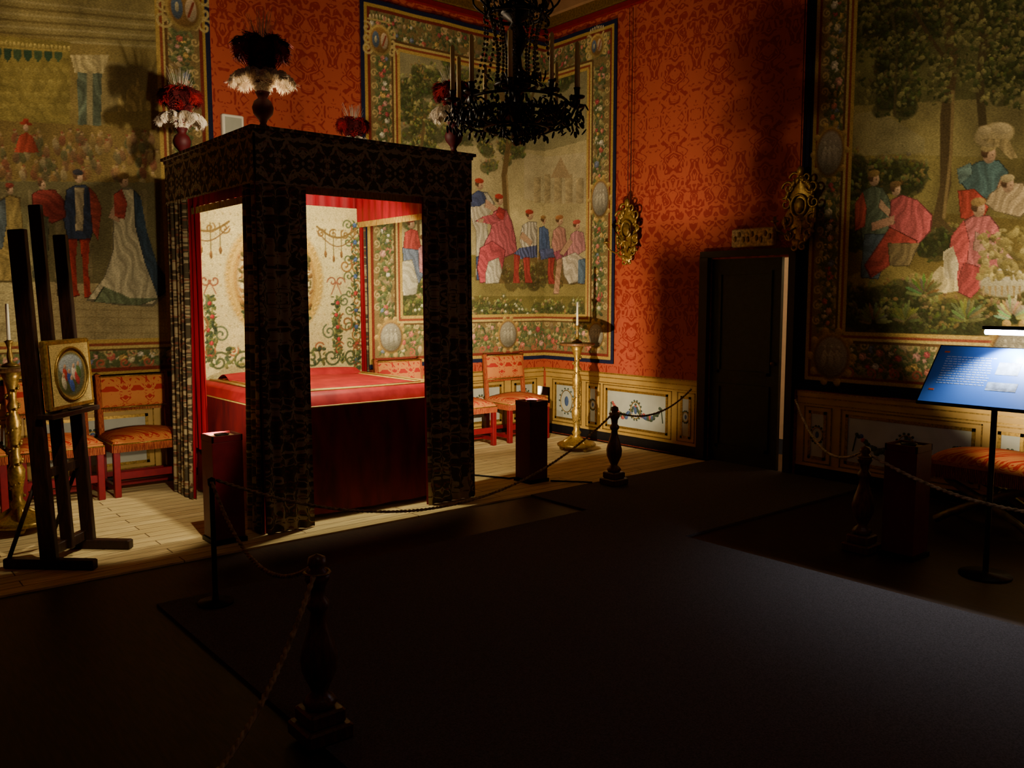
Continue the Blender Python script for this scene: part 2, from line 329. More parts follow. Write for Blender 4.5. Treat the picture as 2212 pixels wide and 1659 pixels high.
fig(c,(1210,478),9,SK,[([(1196,498),(1208,488),(1222,494),(1226,530),(1214,552),(1200,552),(1192,530)],(198,140,126),F1),([(1196,545),(1226,535),(1232,556),(1204,570)],(160,84,104),F1),([(1204,560),(1218,556),(1212,590),(1208,636),(1196,636),(1200,600)],(196,150,120),F2)],(176,116,70))
fig(c,(1248,488),9,SK,[([(1234,506),(1246,498),(1262,502),(1268,540),(1242,556),(1226,552),(1228,535)],(200,138,140),F1),([(1214,556),(1244,545),(1266,560),(1264,606),(1230,614),(1218,594)],(210,200,175),F2),([(1250,562),(1266,558),(1267,590),(1264,614),(1250,612)],(90,116,140),F1),([(1230,515),(1240,522),(1218,552),(1208,548)],SK,None)],(190,80,70))
fig(c,(886,484),10,SK,[([(872,502),(886,494),(900,498),(910,540),(884,550),(868,536)],(180,70,66),F1),([(866,535),(905,540),(922,576),(904,612),(872,602)],(116,130,156),F1),([(862,565),(888,560),(902,610),(898,636),(868,640)],(214,206,176),F2)],(156,60,56))
fig(c,(914,515),9,SK,[([(902,536),(914,526),(926,532),(932,570),(918,592),(904,588)],(196,130,134),F2)])
for k in range(30):
    x,z=svm(random.uniform(880,1260),random.uniform(635,682));c.flower(x,z,.018,(206,200,160))
c.frame(.44,.055,hb=.53)
for u,v,r in ((842,728,.14),(1095,722,.14),(1288,724,.12)):
    x,z=svm(u,v);c.medal(x,z,r,r*1.15)
x,z=svm(1297,430);c.medal(x,z,.13,.2)
x,z=svm(818,88);c.shield(x,z,.12);x,z=svm(1290,100);c.shield(x,z,.1)
c.age(.13,g=1.0)
nb=int(round((RX-.012-4.42)/.008))+1
p1=c.build('back_leaf',lambda S,Z:np.stack([S,np.full_like(S,BY-.022)+.006*np.sin(S*9),Z],-1),TAP,(0,nb))
p2=c.build('side_leaf',lambda S,Z:np.stack([np.full_like(S,RX-.022)+.004*np.sin(S*9),BY-.014-(S-RX),Z],-1),TAP,(nb-1,c.W))
group('corner_tapestry',[p1,p2])
# ===== left tapestry, palace scene
c=Canvas(-.2,2.92,.92,4.95,.008,(150,130,76),onback)
c.P([(-200,-60),(345,-60),(345,110),(-200,50)],(158,142,88))
for k in range(7):
    c.L([(-200,-20+k*16),(345,36+k*11)],5,((184,168,112),(120,104,62))[k%2])
c.P([(-200,60),(150,92),(150,270),(-200,250)],(166,148,78),(.07,30,.8));c.P([(215,130),(345,150),(345,280),(215,270)],(150,132,84))
for k in range(9): c.P([(-60+k*22,98+k*1.5),(-42+k*22,100+k*1.5),(-43+k*22,125),(-51+k*22,136),(-59+k*22,125)],(52,84,62) if k%2 else (70,96,64))
for k in range(24): c.E(-60+k*9,90+k*.7,3.5,6,(206,184,104))
c.L([(-60,100),(140,112)],4,(196,170,90))
for k in range(10):
    for j in range(4): c.E(-40+k*20+10*(j%2),155+j*26,7,9,(182,164,92),.6,.4)
c.P([(150,120),(235,120),(222,160),(160,158)],(196,178,122),F1);c.P([(165,158),(218,160),(216,292),(168,290)],(94,108,88),(.15,55,0));c.L([(192,160),(192,290)],12,(160,148,104))
for u_,w_,h_ in ((262,9,40),(285,14,64),(308,22,50),(330,10,36),(296,5,80)): c.P([(u_-w_,245),(u_-w_,245-h_*.7),(u_,245-h_),(u_+w_,245-h_*.7),(u_+w_,245)],(180,154,92),F1)
c.P([(225,244),(345,238),(345,300),(225,300)],(158,136,78));c.P([(-200,250),(345,280),(345,400),(-200,380)],(140,116,66))
for k in range(120):
    u,v=random.uniform(-60,345),random.uniform(285,385);cc=random.choice([(190,160,100),(160,84,66),(176,130,80),(120,110,76),(110,116,76),(200,180,130),(150,104,76)])
    c.E(u,v+12,8,13,[q*.85 for q in cc],random.uniform(-.3,.3),.7);c.E(u,v-2,3.6,4.6,(200,166,120),0,.8);c.E(u-1,v-5,3.8,2.6,random.choice([(96,68,46),(150,70,54),(180,150,90)]),0,.8)
c.P([(30,330),(40,295),(55,286),(70,295),(84,330)],(176,66,52),F1);c.E(55,268,15,4,(170,56,44));c.E(55,262,7,6,(170,56,44));c.E(55,277,6,8,SK)
c.P([(-200,390),(345,395),(345,620),(-200,620)],(120,112,74));c.P([(-200,600),(400,620),(400,740),(-200,740)],(190,172,120))
for k in range(6): c.L([(-200,628+k*17),(360,640+k*16)],2.,(158,140,94))
for k in range(10): c.L([(-60+k*45,620),(-110+k*52,740)],1.5,(166,146,98))
for k in range(7): c.P([(-60+k*60,410),(-44+k*60,410),(-42+k*60,600),(-62+k*60,600)],(140,128,88),(.1,50,0))
c.clouds(-.2,2.92,.92,4.9,9,.09)
fig(c,(168,384),12,SK,[([(142,410),(160,400),(184,400),(198,412),(206,470),(194,520),(144,520),(134,466)],(46,60,88),F1),([(190,404),(206,420),(218,450),(210,520),(198,500)],(156,62,54),F2),([(160,405),(180,405),(178,500),(162,500)],(196,180,140),F1),([(146,516),(166,516),(162,570),(166,625),(172,640),(152,642),(150,580)],(176,52,46),F1),([(170,516),(192,516),(189,580),(194,630),(200,642),(180,644),(178,580)],(176,52,46),F1),([(134,520),(139,520),(126,640),(121,640)],(70,58,46),None)],(50,50,60))
fig(c,(266,392),13,SK,[([(246,416),(262,405),(284,405),(298,420),(306,470),(322,530),(344,580),(374,622),(330,662),(260,660),(184,650),(222,600),(242,540),(242,470)],(208,198,158),F1),([(286,408),(302,424),(316,500),(338,570),(374,620),(340,644),(312,570),(290,488)],(46,66,86),F1),([(244,420),(262,408),(274,440),(268,474),(244,470)],(176,66,60),F2),([(222,618),(280,644),(344,644),(300,660),(200,652)],(110,126,92),F1),([(244,440),(232,470),(256,482),(258,474),(246,466)],SK,None)],(130,100,56))
fig(c,(90,400),10,SK,[([(66,420),(84,410),(118,410),(136,430),(142,470),(112,484),(70,460)],(146,52,50),F2),([(70,455),(105,470),(104,540),(98,604),(70,600)],(104,108,82),F1)])
fig(c,(20,410),10,SK,[([(0,430),(20,420),(42,428),(50,500),(54,610),(-14,610),(-6,500)],(160,134,78),F1),([(-14,440),(10,428),(14,480),(4,540),(-24,530)],(86,98,104),F1)],(156,62,56))
c.frame(.46,.05,d=5.3,hb=.33)
x,z=onback(395,20);c.shield(x,z,.15);x,z=onback(400,420);c.medal(x,z,.12,.18)
c.age()
o=c.build('palace_tapestry',lambda S,Z:np.stack([S,np.full_like(S,BY-.022)+.006*np.sin(S*9),Z],-1),TAP)
# ===== right tapestry, harvest scene
c=Canvas(1.3,4.3,.79,4.95,.0075,(118,112,66),onright)
c.P([(1800,-300),(2600,-300),(2600,330),(1800,330)],(100,98,56));c.P([(1830,230),(2400,200),(2400,420),(1830,420)],(146,134,82));c.P([(1830,330),(2400,350),(2400,500),(1830,480)],(132,120,68));c.P([(1800,440),(2500,500),(2500,760),(1800,740)],(116,100,52))
c.P([(1830,250),(1900,240),(2000,300),(2000,330),(1830,340)],(150,140,92))
c.P([(1830,600),(1930,560),(2040,620),(1990,660),(1830,640)],(146,130,72));c.P([(1830,650),(2100,670),(2400,720),(2400,740),(1830,720)],(80,70,40))
c.clouds(1.3,4.3,.8,4.9,10,.12)
fr=[(54,62,32),(74,80,40),(100,98,52),(134,126,74)]
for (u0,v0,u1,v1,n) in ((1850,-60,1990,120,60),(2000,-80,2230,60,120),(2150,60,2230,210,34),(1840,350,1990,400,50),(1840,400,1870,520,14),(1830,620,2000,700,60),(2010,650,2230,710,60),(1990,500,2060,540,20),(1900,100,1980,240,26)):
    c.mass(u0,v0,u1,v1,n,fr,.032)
c.L([(2028,480),(2046,400),(2046,250),(2062,140),(2050,40),(2030,-80)],24,(84,68,42));c.L([(2042,470),(2058,330),(2062,200)],7,(146,122,78));c.L([(2010,500),(2028,470),(2060,500)],10,(84,68,42))
c.L([(2130,320),(2120,200),(2128,80),(2100,-60)],17,(72,62,38));c.L([(2060,150),(2010,80),(1980,30)],8,(76,62,38));c.L([(2126,120),(2180,40),(2212,20)],8,(72,62,38));c.L([(1935,250),(1940,100),(1925,0)],6,(80,72,44))
for k in range(240):
    u,v=random.uniform(1850,2230),random.uniform(-20,220);x,z=onright(u,v);c.leaves(x-.05,x+.05,z-.05,z+.05,4,.026,[(134,128,76),(60,70,36),(100,100,54)])
fig(c,(1892,388),14,SK,[([(1868,412),(1888,402),(1910,406),(1924,430),(1932,470),(1924,520),(1866,520),(1856,450)],(90,106,84),F1),([(1870,505),(1925,505),(1916,560),(1900,604),(1862,600)],(84,104,116),F2),([(1850,440),(1868,414),(1876,450),(1872,490),(1850,500)],(176,72,62),F1),([(1905,430),(1940,470),(1934,480),(1900,448)],SK,None)],(150,120,70))
fig(c,(1938,410),13,SK,[([(1926,432),(1950,420),(1985,432),(2018,465),(2014,500),(1975,540),(1940,530),(1922,490)],(196,88,92),F1),([(1925,490),(1985,520),(1976,550),(1930,570),(1884,602),(1870,574)],(172,64,60),F2),([(1920,525),(1990,525),(1966,575),(1924,575)],(132,114,76),F1),([(1885,482),(1935,465),(1935,484),(1886,500)],(200,150,120),None)],(120,90,54))
fig(c,(2140,335),18,SK,[([(2096,360),(2120,348),(2160,346),(2180,370),(2184,405),(2150,432),(2100,424),(2078,395)],(80,112,112),F1),([(2070,366),(2100,352),(2104,376),(2076,400)],(104,132,124),F2),([(2072,412),(2108,408),(2142,440),(2124,482),(2078,472)],(186,66,56),F1),([(2165,380),(2204,430),(2194,442),(2155,406)],(205,160,120),None)],(190,168,110))
c.E(2150,292,45,28,(186,166,116),0);c.E(2165,278,24,13,(206,186,136),.3);c.E(2130,282,16,10,(196,176,128),.3);c.P([(2120,300),(2180,300),(2200,340),(2185,345),(2160,320)],(170,150,100),F1)
fig(c,(2180,400),16,SK,[([(2140,420),(2170,396),(2212,395),(2240,440),(2206,470),(2150,456),(2130,440)],(206,180,136),F1)],(196,176,126))
fig(c,(2118,452),17,SK,[([(2080,482),(2104,466),(2140,464),(2160,490),(2172,530),(2170,570),(2130,600),(2074,600),(2062,540)],(208,112,114),F1),([(2058,510),(2086,474),(2098,520),(2092,575),(2070,618),(2046,596)],(200,84,84),F2),([(2110,500),(2140,516),(2192,558),(2182,572),(2104,540)],(222,166,146),F1),([(2085,566),(2130,580),(2124,620),(2100,645),(2065,628)],(176,70,72),F1)],(176,140,84))
c.P([(2000,612),(2034,574),(2070,596),(2074,628),(2030,636),(1990,622)],(214,196,140),F1);c.P([(2040,545),(2062,532),(2074,570),(2070,606),(2044,600)],(204,190,150),F1)
c.E(2170,612,56,32,(206,196,156));c.E(2170,594,46,15,(224,214,180));c.E(2160,592,34,8,(180,150,84))
for k in range(8): c.P([(2124+k*13,618),(2130+k*13,618),(2129+k*13,640),(2126+k*13,640)],(176,150,96))
a=onright(2230,600);b_=onright(2120,500);c.leaves(a[0],b_[0],a[1],b_[1],130,.035,[(160,144,82),(186,170,106),(130,118,64)])
def bush(u,v,n,col):
    for k in range(n*2):
        a=pi*(.05+.9*k/(2*n-1));x,z=onright(u,v);l=random.uniform(.6,1);c.ell(x+.1*l*cos(a),z+.13*l*sin(a),.08*l,.014,[q*random.uniform(.75,1.2) for q in col],a)
bush(1890,700,8,(124,126,74));bush(2190,690,9,(176,182,122));bush(2000,640,7,(104,108,62));bush(1960,695,7,(90,96,54));bush(2090,695,7,(110,112,60))
c.frame(.46,.1,d=5.3,hb=.52)
x,z=onright(1798,770);c.medal(x,z,.17,.19);x,z=onright(1795,330);c.medal(x,z,.13,.2);x,z=onright(2190,760);c.medal(x,z,.15,.18)
c.age()
o=c.build('harvest_tapestry',lambda S,Z:np.stack([np.full_like(S,RX-.022)+.006*np.sin(S*8),S,Z],-1),TAP)

# ---------------- room shell
M_dam=damask('silk_damask_wall',(190,84,50),(152,44,30),w=.54,h=1.3,sc=9.5,freq=24,thr=.1,soft=1.6,dist=1.1)
M_ochre=mat('ochre_paint',(184,146,72),.5,var=.2,scale=6);M_gold=mat('gilt',(176,140,64),.4,.7,var=.5,scale=60)
M_gilt_d=mat('dull_gilt',(150,116,50),.45,.6,var=.5,scale=50)
M_panel=mat('grey_panel_paint',(176,176,158),.6,var=.12,scale=8);M_base=mat('dark_skirting',(22,20,22),.4)
M_mat=boards('pale_floor_boards',(226,204,150),(206,182,128),(110,84,50))
M_par=mat('parquet',(62,38,18),.5,c2=(42,24,12),scale=7,stretch=(10,1,1),spec=.25)
M_carp=mat('grey_carpet',(98,92,92),.98,c2=(76,70,70),scale=160,bump=.3,spec=.05)
M_cove=mat('cove_plaster',(150,110,70),.8,var=.25,scale=5);M_ceil=mat('ceiling_plaster',(70,55,40),.9)
M_redp=mat('crimson_lacquer',(120,16,26),.4,var=.2);M_boxp=mat('dark_crimson_paint',(100,16,24),.5,var=.2);M_blk=mat('black_iron',(18,15,12),.5,.3)
def simple(name,boxes):
    b=MB(name)
    for c0,d,m in boxes:b.box(c0,d,m)
    return b.done()
H=5.3;X0,Y0=-1.6,-2.6
simple('floor',[((2.9,2.5,-.05),(9.6,11,.1),M_par)])
simple('ceiling',[((2.64,2.56,H+.05),(8.7,10.5,.1),M_ceil)])
simple('wall_back',[(((X0+RX)/2,BY+.1,H/2),(RX-X0+.2,.2,H),M_dam)])
simple('wall_left',[((X0-.1,(Y0+BY)/2,H/2),(.2,BY-Y0,H),M_dam)])
simple('wall_front',[(((X0+RX)/2,Y0-.1,H/2),(RX-X0,.2,H),M_dam)])
D0,D1,DZ=4.38,5.27,1.98
simple('wall_right',[((RX+.1,(Y0+D0)/2,H/2),(.2,D0-Y0,H),M_dam)]);simple('wall_right',[((RX+.1,(D1+BY)/2,H/2),(.2,BY-D1,H),M_dam)]);simple('wall_right',[((RX+.1,(D0+D1)/2,(DZ+H)/2),(.2,D1-D0,H-DZ),M_dam)])
M_pale=mat('pale_plaster',(205,195,165),.8,var=.08)
simple('wall_passage',[((8.6,4.6,1.5),(.1,3.4,3.0),M_pale),((7.8,6.3,1.5),(1.6,.1,3.0),M_pale),((7.8,2.9,1.5),(1.6,.1,3.0),M_pale),((7.8,4.6,3.0),(1.7,3.5,.1),M_pale)])
simple('raised_board_floor',[((2.6,6.44,.006),(8.3,2.5,.012),M_mat)])
b=MB('carpet')
b.box((2.90,1.0,.008),(3.14,7.04,.016),M_carp);b.box((5.66,4.38,.008),(2.38,1.58,.016),M_carp);b.done()
# cornice / cove
b=MB('trim_1')
for z,dz,w,m in ((4.66,.05,.06,M_redp),(4.74,.1,.1,M_gilt_d),(4.9,.22,.16,M_cove),(5.07,.12,.26,M_ochre),(5.2,.19,.36,M_cove)):
    b.box(((X0+RX)/2,BY-w/2-.001,z),(RX-X0-.01,w,dz),m);b.box((RX-w/2-.001,(Y0+BY)/2,z),(w,BY-Y0-.01,dz),m)
b.done()
# dado: along back (axis x) and right wall (axis y)
M_leaf=mat('painted_leaf',(70,84,60),.6,var=.4);M_rose=mat('painted_rose',(170,80,70),.6);M_blue=mat('painted_blue',(70,90,130),.6)
def dado(name,a0,a1,axis,panels):
    b=MB(name)
    def bx(a,a_,z0,z1,d,m,o=0):
        o+=.001
        if axis=='x': b.box(((a+a_)/2,BY-o-d/2,(z0+z1)/2),(a_-a,d,z1-z0),m)
        else: b.box((RX-o-d/2,(a+a_)/2,(z0+z1)/2),(d,a_-a,z1-z0),m)
    def pt(a,z,d): return (a,BY-d,z) if axis=='x' else (RX-d,a,z)
    bx(a0,a1,.1,.78,.012,M_ochre);bx(a0,a1,.014,.11,.024,M_base);bx(a0,a1,.11,.135,.02,M_ochre)
    bx(a0,a1,.735,.765,.022,M_ochre);bx(a0,a1,.72,.73,.016,M_gold);bx(a0,a1,.665,.675,.016,M_gold);bx(a0,a1,.765,.778,.026,M_gold)
    for p0,p1 in panels:
        for q0,q1,z0,z1 in ((p0,p1,.18,.205),(p0,p1,.585,.61),(p0,p0+.025,.18,.61),(p1-.025,p1,.18,.61)): bx(q0,q1,z0,z1,.01,M_gold,.012)
        for q0,q1,z0,z1 in ((p0-.05,p1+.05,.14,.15),(p0-.05,p1+.05,.64,.65),(p0-.05,p0-.04,.14,.65),(p1+.04,p1+.05,.14,.65)): bx(q0,q1,z0,z1,.006,M_gilt_d,.012)
        bx(p0+.025,p1-.025,.205,.585,.004,M_panel,.012)
        w=p1-p0;cx=(p0+p1)/2
        if w>.5:
            for sg in (-1,1):
                for t in np.linspace(0,1,22):
                    a=cx+sg*w*.4*t;z=.46-.14*sin(pi*t)+.02*random.uniform(-1,1)
                    r=.016+.012*sin(pi*t);b.ball(pt(a,z,.018),(r*1.2 if axis=='x' else .004,.004 if axis=='x' else r*1.2,r),random.choice([M_leaf,M_leaf,M_leaf,M_rose,M_blue]),6,4)
                b.tube([pt(cx+sg*w*.4,.46,.018),pt(cx+sg*w*.43,.3,.018)],.006,M_leaf,5)
            rr=.07
        else: rr=min(.1,w*.3)
        b.tube([pt(cx+rr*cos(k*pi/9),.4+rr*1.3*sin(k*pi/9),.018) for k in range(18)],.006,M_gold,5,True)
        for k in range(14): b.ball(pt(cx+rr*1.2*cos(k*pi/7),.4+rr*1.5*sin(k*pi/7),.018),(.014 if axis=='x' else .004,.004 if axis=='x' else .014,.012),M_leaf,6,4)
        b.ball(pt(cx,.4,.018),(rr*.35 if axis=='x' else .004,.004 if axis=='x' else rr*.35,rr*.6),M_blue,8,6)
    return b.done()
dado('trim_2',X0,RX-.02,'x',[(-1.2,-.3),(-.05,.85),(1.0,1.2),(1.36,2.26),(2.5,3.4),(3.6,4.4),(4.6,5.4),(5.6,6.2),(6.4,6.7)])
dado('trim_3',D1+.11,BY-.05,'y',[(5.47,5.6),(5.77,6.66),(6.8,6.93),(7.1,7.5)])
dado('trim_4',Y0,D0-.11,'y',[(3.98,4.15),(2.74,3.8),(2.4,2.58),(1.3,2.2),(.2,1.0)])
# door
M_door=mat('dark_green_door',(48,54,46),.5,var=.3);M_fr=mat('door_frame_paint',(46,34,20),.5)
b=MB('door_1')
for y in (D0-.035,D1+.05): b.box((RX-.03,y,DZ/2+.02),(.055,.07 if y<5 else .098,DZ),M_fr)
b.box((RX-.03,(D0+D1)/2+.015,DZ+.045),(.055,D1-D0+.16,.06),M_fr)
yc=(4.49+D1)/2;w=D1-4.49
b.box((RX+.035,yc,DZ/2),(.04,w-.005,DZ-.006),M_door)
for z0,z1 in ((.15,.75),(.88,1.83)):
    for q0,q1,a,d in ((yc-w*.38,yc+w*.38,z0,z0+.03),(yc-w*.38,yc+w*.38,z1,z1+.03),(yc-w*.38,yc-w*.38+.03,z0,z1),(yc+w*.38-.03,yc+w*.38,z0,z1)): b.box((RX+.008,(q0+q1)/2,(a+d)/2),(.016,q1-q0,d-a),M_door)
b.ball((RX-.005,4.55,1.0),.022,M_gilt_d);b.done()
M_brp=mat('brass_relief',(215,185,130),.5,.2,var=.6,scale=40,bump=.6)
b=MB('overdoor_plaque');b.box((RX-.035,4.77,2.165),(.05,.46,.17),M_brp,bev=.01)
for k in range(9): b.ball((RX-.06,4.58+k*.047,2.165+.03*sin(k*2)),(.008,.02,.03),M_gilt_d,6,4)
b.done()
b=MB('white_wall_box');b.box((3.09,BY-.03,3.13),(.2,.05,.22),mat('white_plastic',(235,230,210),.5,var=.02),bev=.008);b.box((3.09,BY-.058,3.13),(.15,.006,.17),M_panel);b.done()

# ---------------- canopy bed
M_br=damask('bed_brocade',(84,74,56),(176,158,118),w=.36,h=.9,sc=13,freq=18,thr=-.5,cc=(136,84,64),spec=.05,soft=2.0,dist=1.1)
M_vel=mat('crimson_velvet',(110,8,18),.7,c2=(74,4,10),scale=12,sheen=.2,stretch=(1,1,.3));M_vel2=mat('quilt_velvet',(186,42,44),.6,c2=(150,22,30),scale=9,sheen=.5)
M_lin=mat('crimson_lining',(156,12,30),.6,var=.3,scale=10,stretch=(4,4,.5));M_fringe=mat('gold_fringe',(206,170,88),.6,c2=(140,100,40),scale=60,stretch=(3,3,.3));M_trim=mat('gold_braid',(226,192,100),.5,var=.2)
BX0,BX1,BF,BB,CT,VB=2.32,4.06,5.42,7.16,2.71,2.36
b=MB('curtains_and_canopy')
def panel(x0,y0,x1,y1,z0,z1,m,n,amp,flare=0,off=0,rows=14):
    dx,dy=x1-x0,y1-y0;L=math.hypot(dx,dy);nx,ny=dy/L,-dx/L
    def f(u,v):
        k=amp*sin(u*n*2*pi)+.4*amp*sin(u*n*4.3+v*3)+off+flare*(1-v)**2
        return (x0+dx*u+nx*k,y0+dy*u+ny*k,z0+(z1-z0)*v)
    b.surf(f,max(6,int(L/.012)),rows,m)
for (x0,y0,x1,y1,n) in ((BX0,BF,2.67,BF,4),(3.62,BF,BX1,BF,5),(BX0,5.64,BX0,BF,3),(BX1,BF,BX1,5.8,4),(BX0,BB,BX0,6.72,5),(BX1,7.04,BX1,BB,2)):
    panel(x0,y0,x1,y1,.02,VB+.05,M_br,n,.012,.03);panel(x0,y0,x1,y1,.02,VB+.05,M_lin,n,.012,.03,-.025)
for (x0,y0,x1,y1) in ((BX0,BF,BX1,BF),(BX1,BF,BX1,BB),(BX1,BB,BX0,BB),(BX0,BB,BX0,BF)):
    panel(x0,y0,x1,y1,VB,CT-.02,M_br,1,.0,0,.012,4)
    panel(x0,y0,x1,y1,VB-.01,VB+.008,M_br,30,.002,0,.014,2)
i=.06
for (x0,y0,x1,y1) in ((BX0+i,BF+i,BX1-i,BF+i),(BX1-i,BF+i,BX1-i,BB-i),(BX1-i,BB-i,BX0+i,BB-i),(BX0+i,BB-i,BX0+i,BF+i)):
    zb=VB if y0==y1==BF+i else 2.3
    panel(x0,y0,x1,y1,zb,CT-.05,M_lin,14,.006,0,0,4);panel(x0,y0,x1,y1,zb-.05,zb,M_fringe,60,.004,0,.0,2)
cx,cy=(BX0+BX1)/2,(BF+BB)/2
b.box((cx,cy,CT-.03),(BX1-BX0+.03,BB-BF+.03,.03),M_br);b.box((cx,cy,CT-.055),(BX1-BX0-.06,BB-BF-.06,.015),M_lin)
b.box((cx,BF-.02,CT-.01),(BX1-BX0+.06,.03,.022),M_br);b.box((BX0-.02,cy,CT-.01),(.03,BB-BF+.05,.022),M_br)
for x in (BX0+.06,BX1-.045):
    for y in (BF+.07,BB-.03): b.box((x,y,CT/2-.02),(.055,.055,CT-.1),M_redp)
panel(BX0+.07,6.95,BX0+.07,6.64,.4,VB-.02,M_lin,3,.014);panel(BX1-.03,7.04,BX1-.03,7.12,.4,VB-.02,M_lin,1,.006)
pc=b.done()
b=MB('mattress_and_cover')
x0,x1,y0,y1,zt=2.46,3.96,5.58,7.02,.93
prof=[(-.03,.05),(-.015,.4),(-.005,.7),(0.012,zt-.1),(.02,zt-.03),(.06,zt),(.3,zt+.012)]
def ringpt(k,t):
    o,z=prof[k];o=-o
    if k==3: o=.004
    X0_,X1_,Y0_,Y1_=x0-o,x1+o,y0-o,y1
    w=X1_-X0_;h=Y1_-Y0_;P=2*h+w;d=t*P;wv=.012*sin(t*90)*(1-z/zt) if k<3 else 0
    if d<h: return (X0_-wv,Y1_-d,z)
    if d<h+w: return (X0_+d-h,Y0_-wv,z)
    return (X1_+wv,Y0_+d-h-w,z)
NT=240
for k0,k1,m in ((0,3,M_vel),(3,6,M_vel2)):
    vs=[ringpt(k,j/NT) for k in range(k0,k1+1) for j in range(NT+1)]
    fs=[((k)*(NT+1)+j,k*(NT+1)+j+1,(k+1)*(NT+1)+j+1,(k+1)*(NT+1)+j) for k in range(k1-k0) for j in range(NT)]
    b.add(vs,fs,m,True)
def top(u,v):
    X=x0+.3+(x1-x0-.6)*u;Y=y0+.3+(y1-y0-.3)*v;return (X,Y,zt+.012+.012*sin(pi*u)*sin(3*v))
b.surf(top,20,20,M_vel2)
for dd,r in ((.09,.014),(.14,.007),(.17,.012)):
    b.tube([(x0+dd,y1-.05,zt+.003),(x0+dd,y0+dd,zt+.003),(x1-dd,y0+dd,zt+.003),(x1-dd,y1-.05,zt+.003)],r,M_trim,6)
b.tube([ringpt(3,j/120) for j in range(121)],.006,M_trim,5)
b.surf(lambda u,v:(x0+.15+(x1-x0-.3)*u,6.72+.25*v,zt+.01+.06*sin(pi*v)*(1-.25*abs(2*u-1)**4)),24,10,M_vel2)
pm=b.done()
# headboard embroidery
c=Canvas(BX0+.06,BX1-.04,.55,2.42,.006,(220,204,142),lambda u,v:onback(u,v,7.08))
c.clouds(c.s0,c.s1,.55,2.4,8,.03)
mx=3.19
gr=[(92,104,62),(70,86,60),(120,120,66)]
for k in range(26):
    for j in range(17): c.ell(c.s0+.03+k*.065+.03*(j%2),.95+j*.085,.012,.018,(196,176,116),.5,.6)
for sg in (-1,1):
    def S(x):return mx+sg*x
    for k in range(9):
        z=.95+k*.155;c.scroll(S(.79),z,.06,(150,110,60),.014,sg,1.3,k);c.scroll(S(.71),z+.08,.05,(96,110,70),.012,-sg,1.3,k*2);c.scroll(S(.76),z+.06,.03,(150,80,60),.01,-sg,1.2,k)
        c.leaves(S(.78)-.05,S(.78)+.05,z-.06,z+.06,9,.022,gr);c.flower(S(.78),z+.08,.024,random.choice([(176,70,60),(80,100,140),(190,140,60)]))
    for k in range(26):
        z=1.1+k*.02;c.leaves(S(.58)-.04,S(.58)+.04,z,z+.02,4,.024,gr)
    for k in range(5): c.flower(S(.58+random.uniform(-.03,.03)),1.12+k*.11,.02,(176,60,60))
    c.scroll(S(.62),1.75,.05,(150,96,70),.012,sg,1.,0);c.scroll(S(.54),1.75,.05,(150,96,70),.012,-sg,1.,pi);c.line([(S(.58),1.75),(S(.63),1.64)],.01,(150,96,70));c.line([(S(.58),1.75),(S(.53),1.64)],.01,(150,96,70))
    for q in (.48,.56,.64):
        c.line([(S(q),2.22),(S(q),2.02-.04*(q==.56))],.008,(110,96,56));c.ell(S(q),2.0-.04*(q==.56),.014,.035,(130,96,56))
    for k in range(3): c.scroll(S(.44+.12*k),2.18,.045,(140,110,60),.012,sg,1.3,k)
    c.line([(S(.4+.4*t/10),2.24-.09*sin(pi*t/10)) for t in range(11)],.018,(130,106,60));c.line([(S(.4+.4*t/10),2.2-.13*sin(pi*t/10)) for t in range(11)],.01,(126,96,60))
    for k in range(4): c.scroll(S(.12+.2*k),1.07,.09,(92,100,66),.018,-sg,1.4,.5);c.scroll(S(.2+.2*k),1.16,.05,(160,96,60),.012,sg,1.4,.5);c.leaves(S(.2+.2*k)-.07,S(.2+.2*k)+.07,1.02,1.18,16,.026,gr)
    c.scroll(S(.68),1.38,.09,(140,100,60),.016,sg,1.4,2);c.scroll(S(.5),1.3,.07,(96,110,80),.014,sg,1.4,2);c.scroll(S(.68),1.9,.07,(150,110,60),.014,-sg,1.4,1);c.scroll(S(.66),1.58,.06,(100,112,80),.014,sg,1.4,1)
for k in range(3): c.ell(mx,1.76,.47-.035*k,.53-.035*k,((176,136,56),(226,196,110),(150,106,44))[k],0,1,.1)
c.ell(mx,1.76,.365,.425,(222,208,150),0,1,.05)
for k in range(60):
    a=k*pi/30;c.ell(mx+.43*cos(a),1.76+.49*sin(a),.02,.014,(206,170,84),a+.6)
c.poly([(mx-.1,1.5),(mx+.12,1.5),(mx+.1,1.85),(mx,1.95),(mx-.1,1.85)],(170,90,70),F1);c.ell(mx,2.0,.04,.05,SK);c.leaves(mx-.3,mx+.3,1.42,1.54,70,.03,gr)
c.leaves(mx-.33,mx-.22,1.5,2.0,50,.025,[(150,110,60),(110,100,60)]);c.leaves(mx+.22,mx+.33,1.5,2.0,50,.025,[(150,110,60),(110,100,60)])
ph=c.build('headboard_embroidery',lambda S,Z:np.stack([S,np.full_like(S,7.08),Z],-1),paintmat('embroidered_silk',.95))
b=MB('headboard_core');b.box((cx,7.105,1.3),(BX1-BX0-.16,.03,2.2),M_lin);pk=b.done()
group('canopy_bed',[pc,pm,ph,pk])
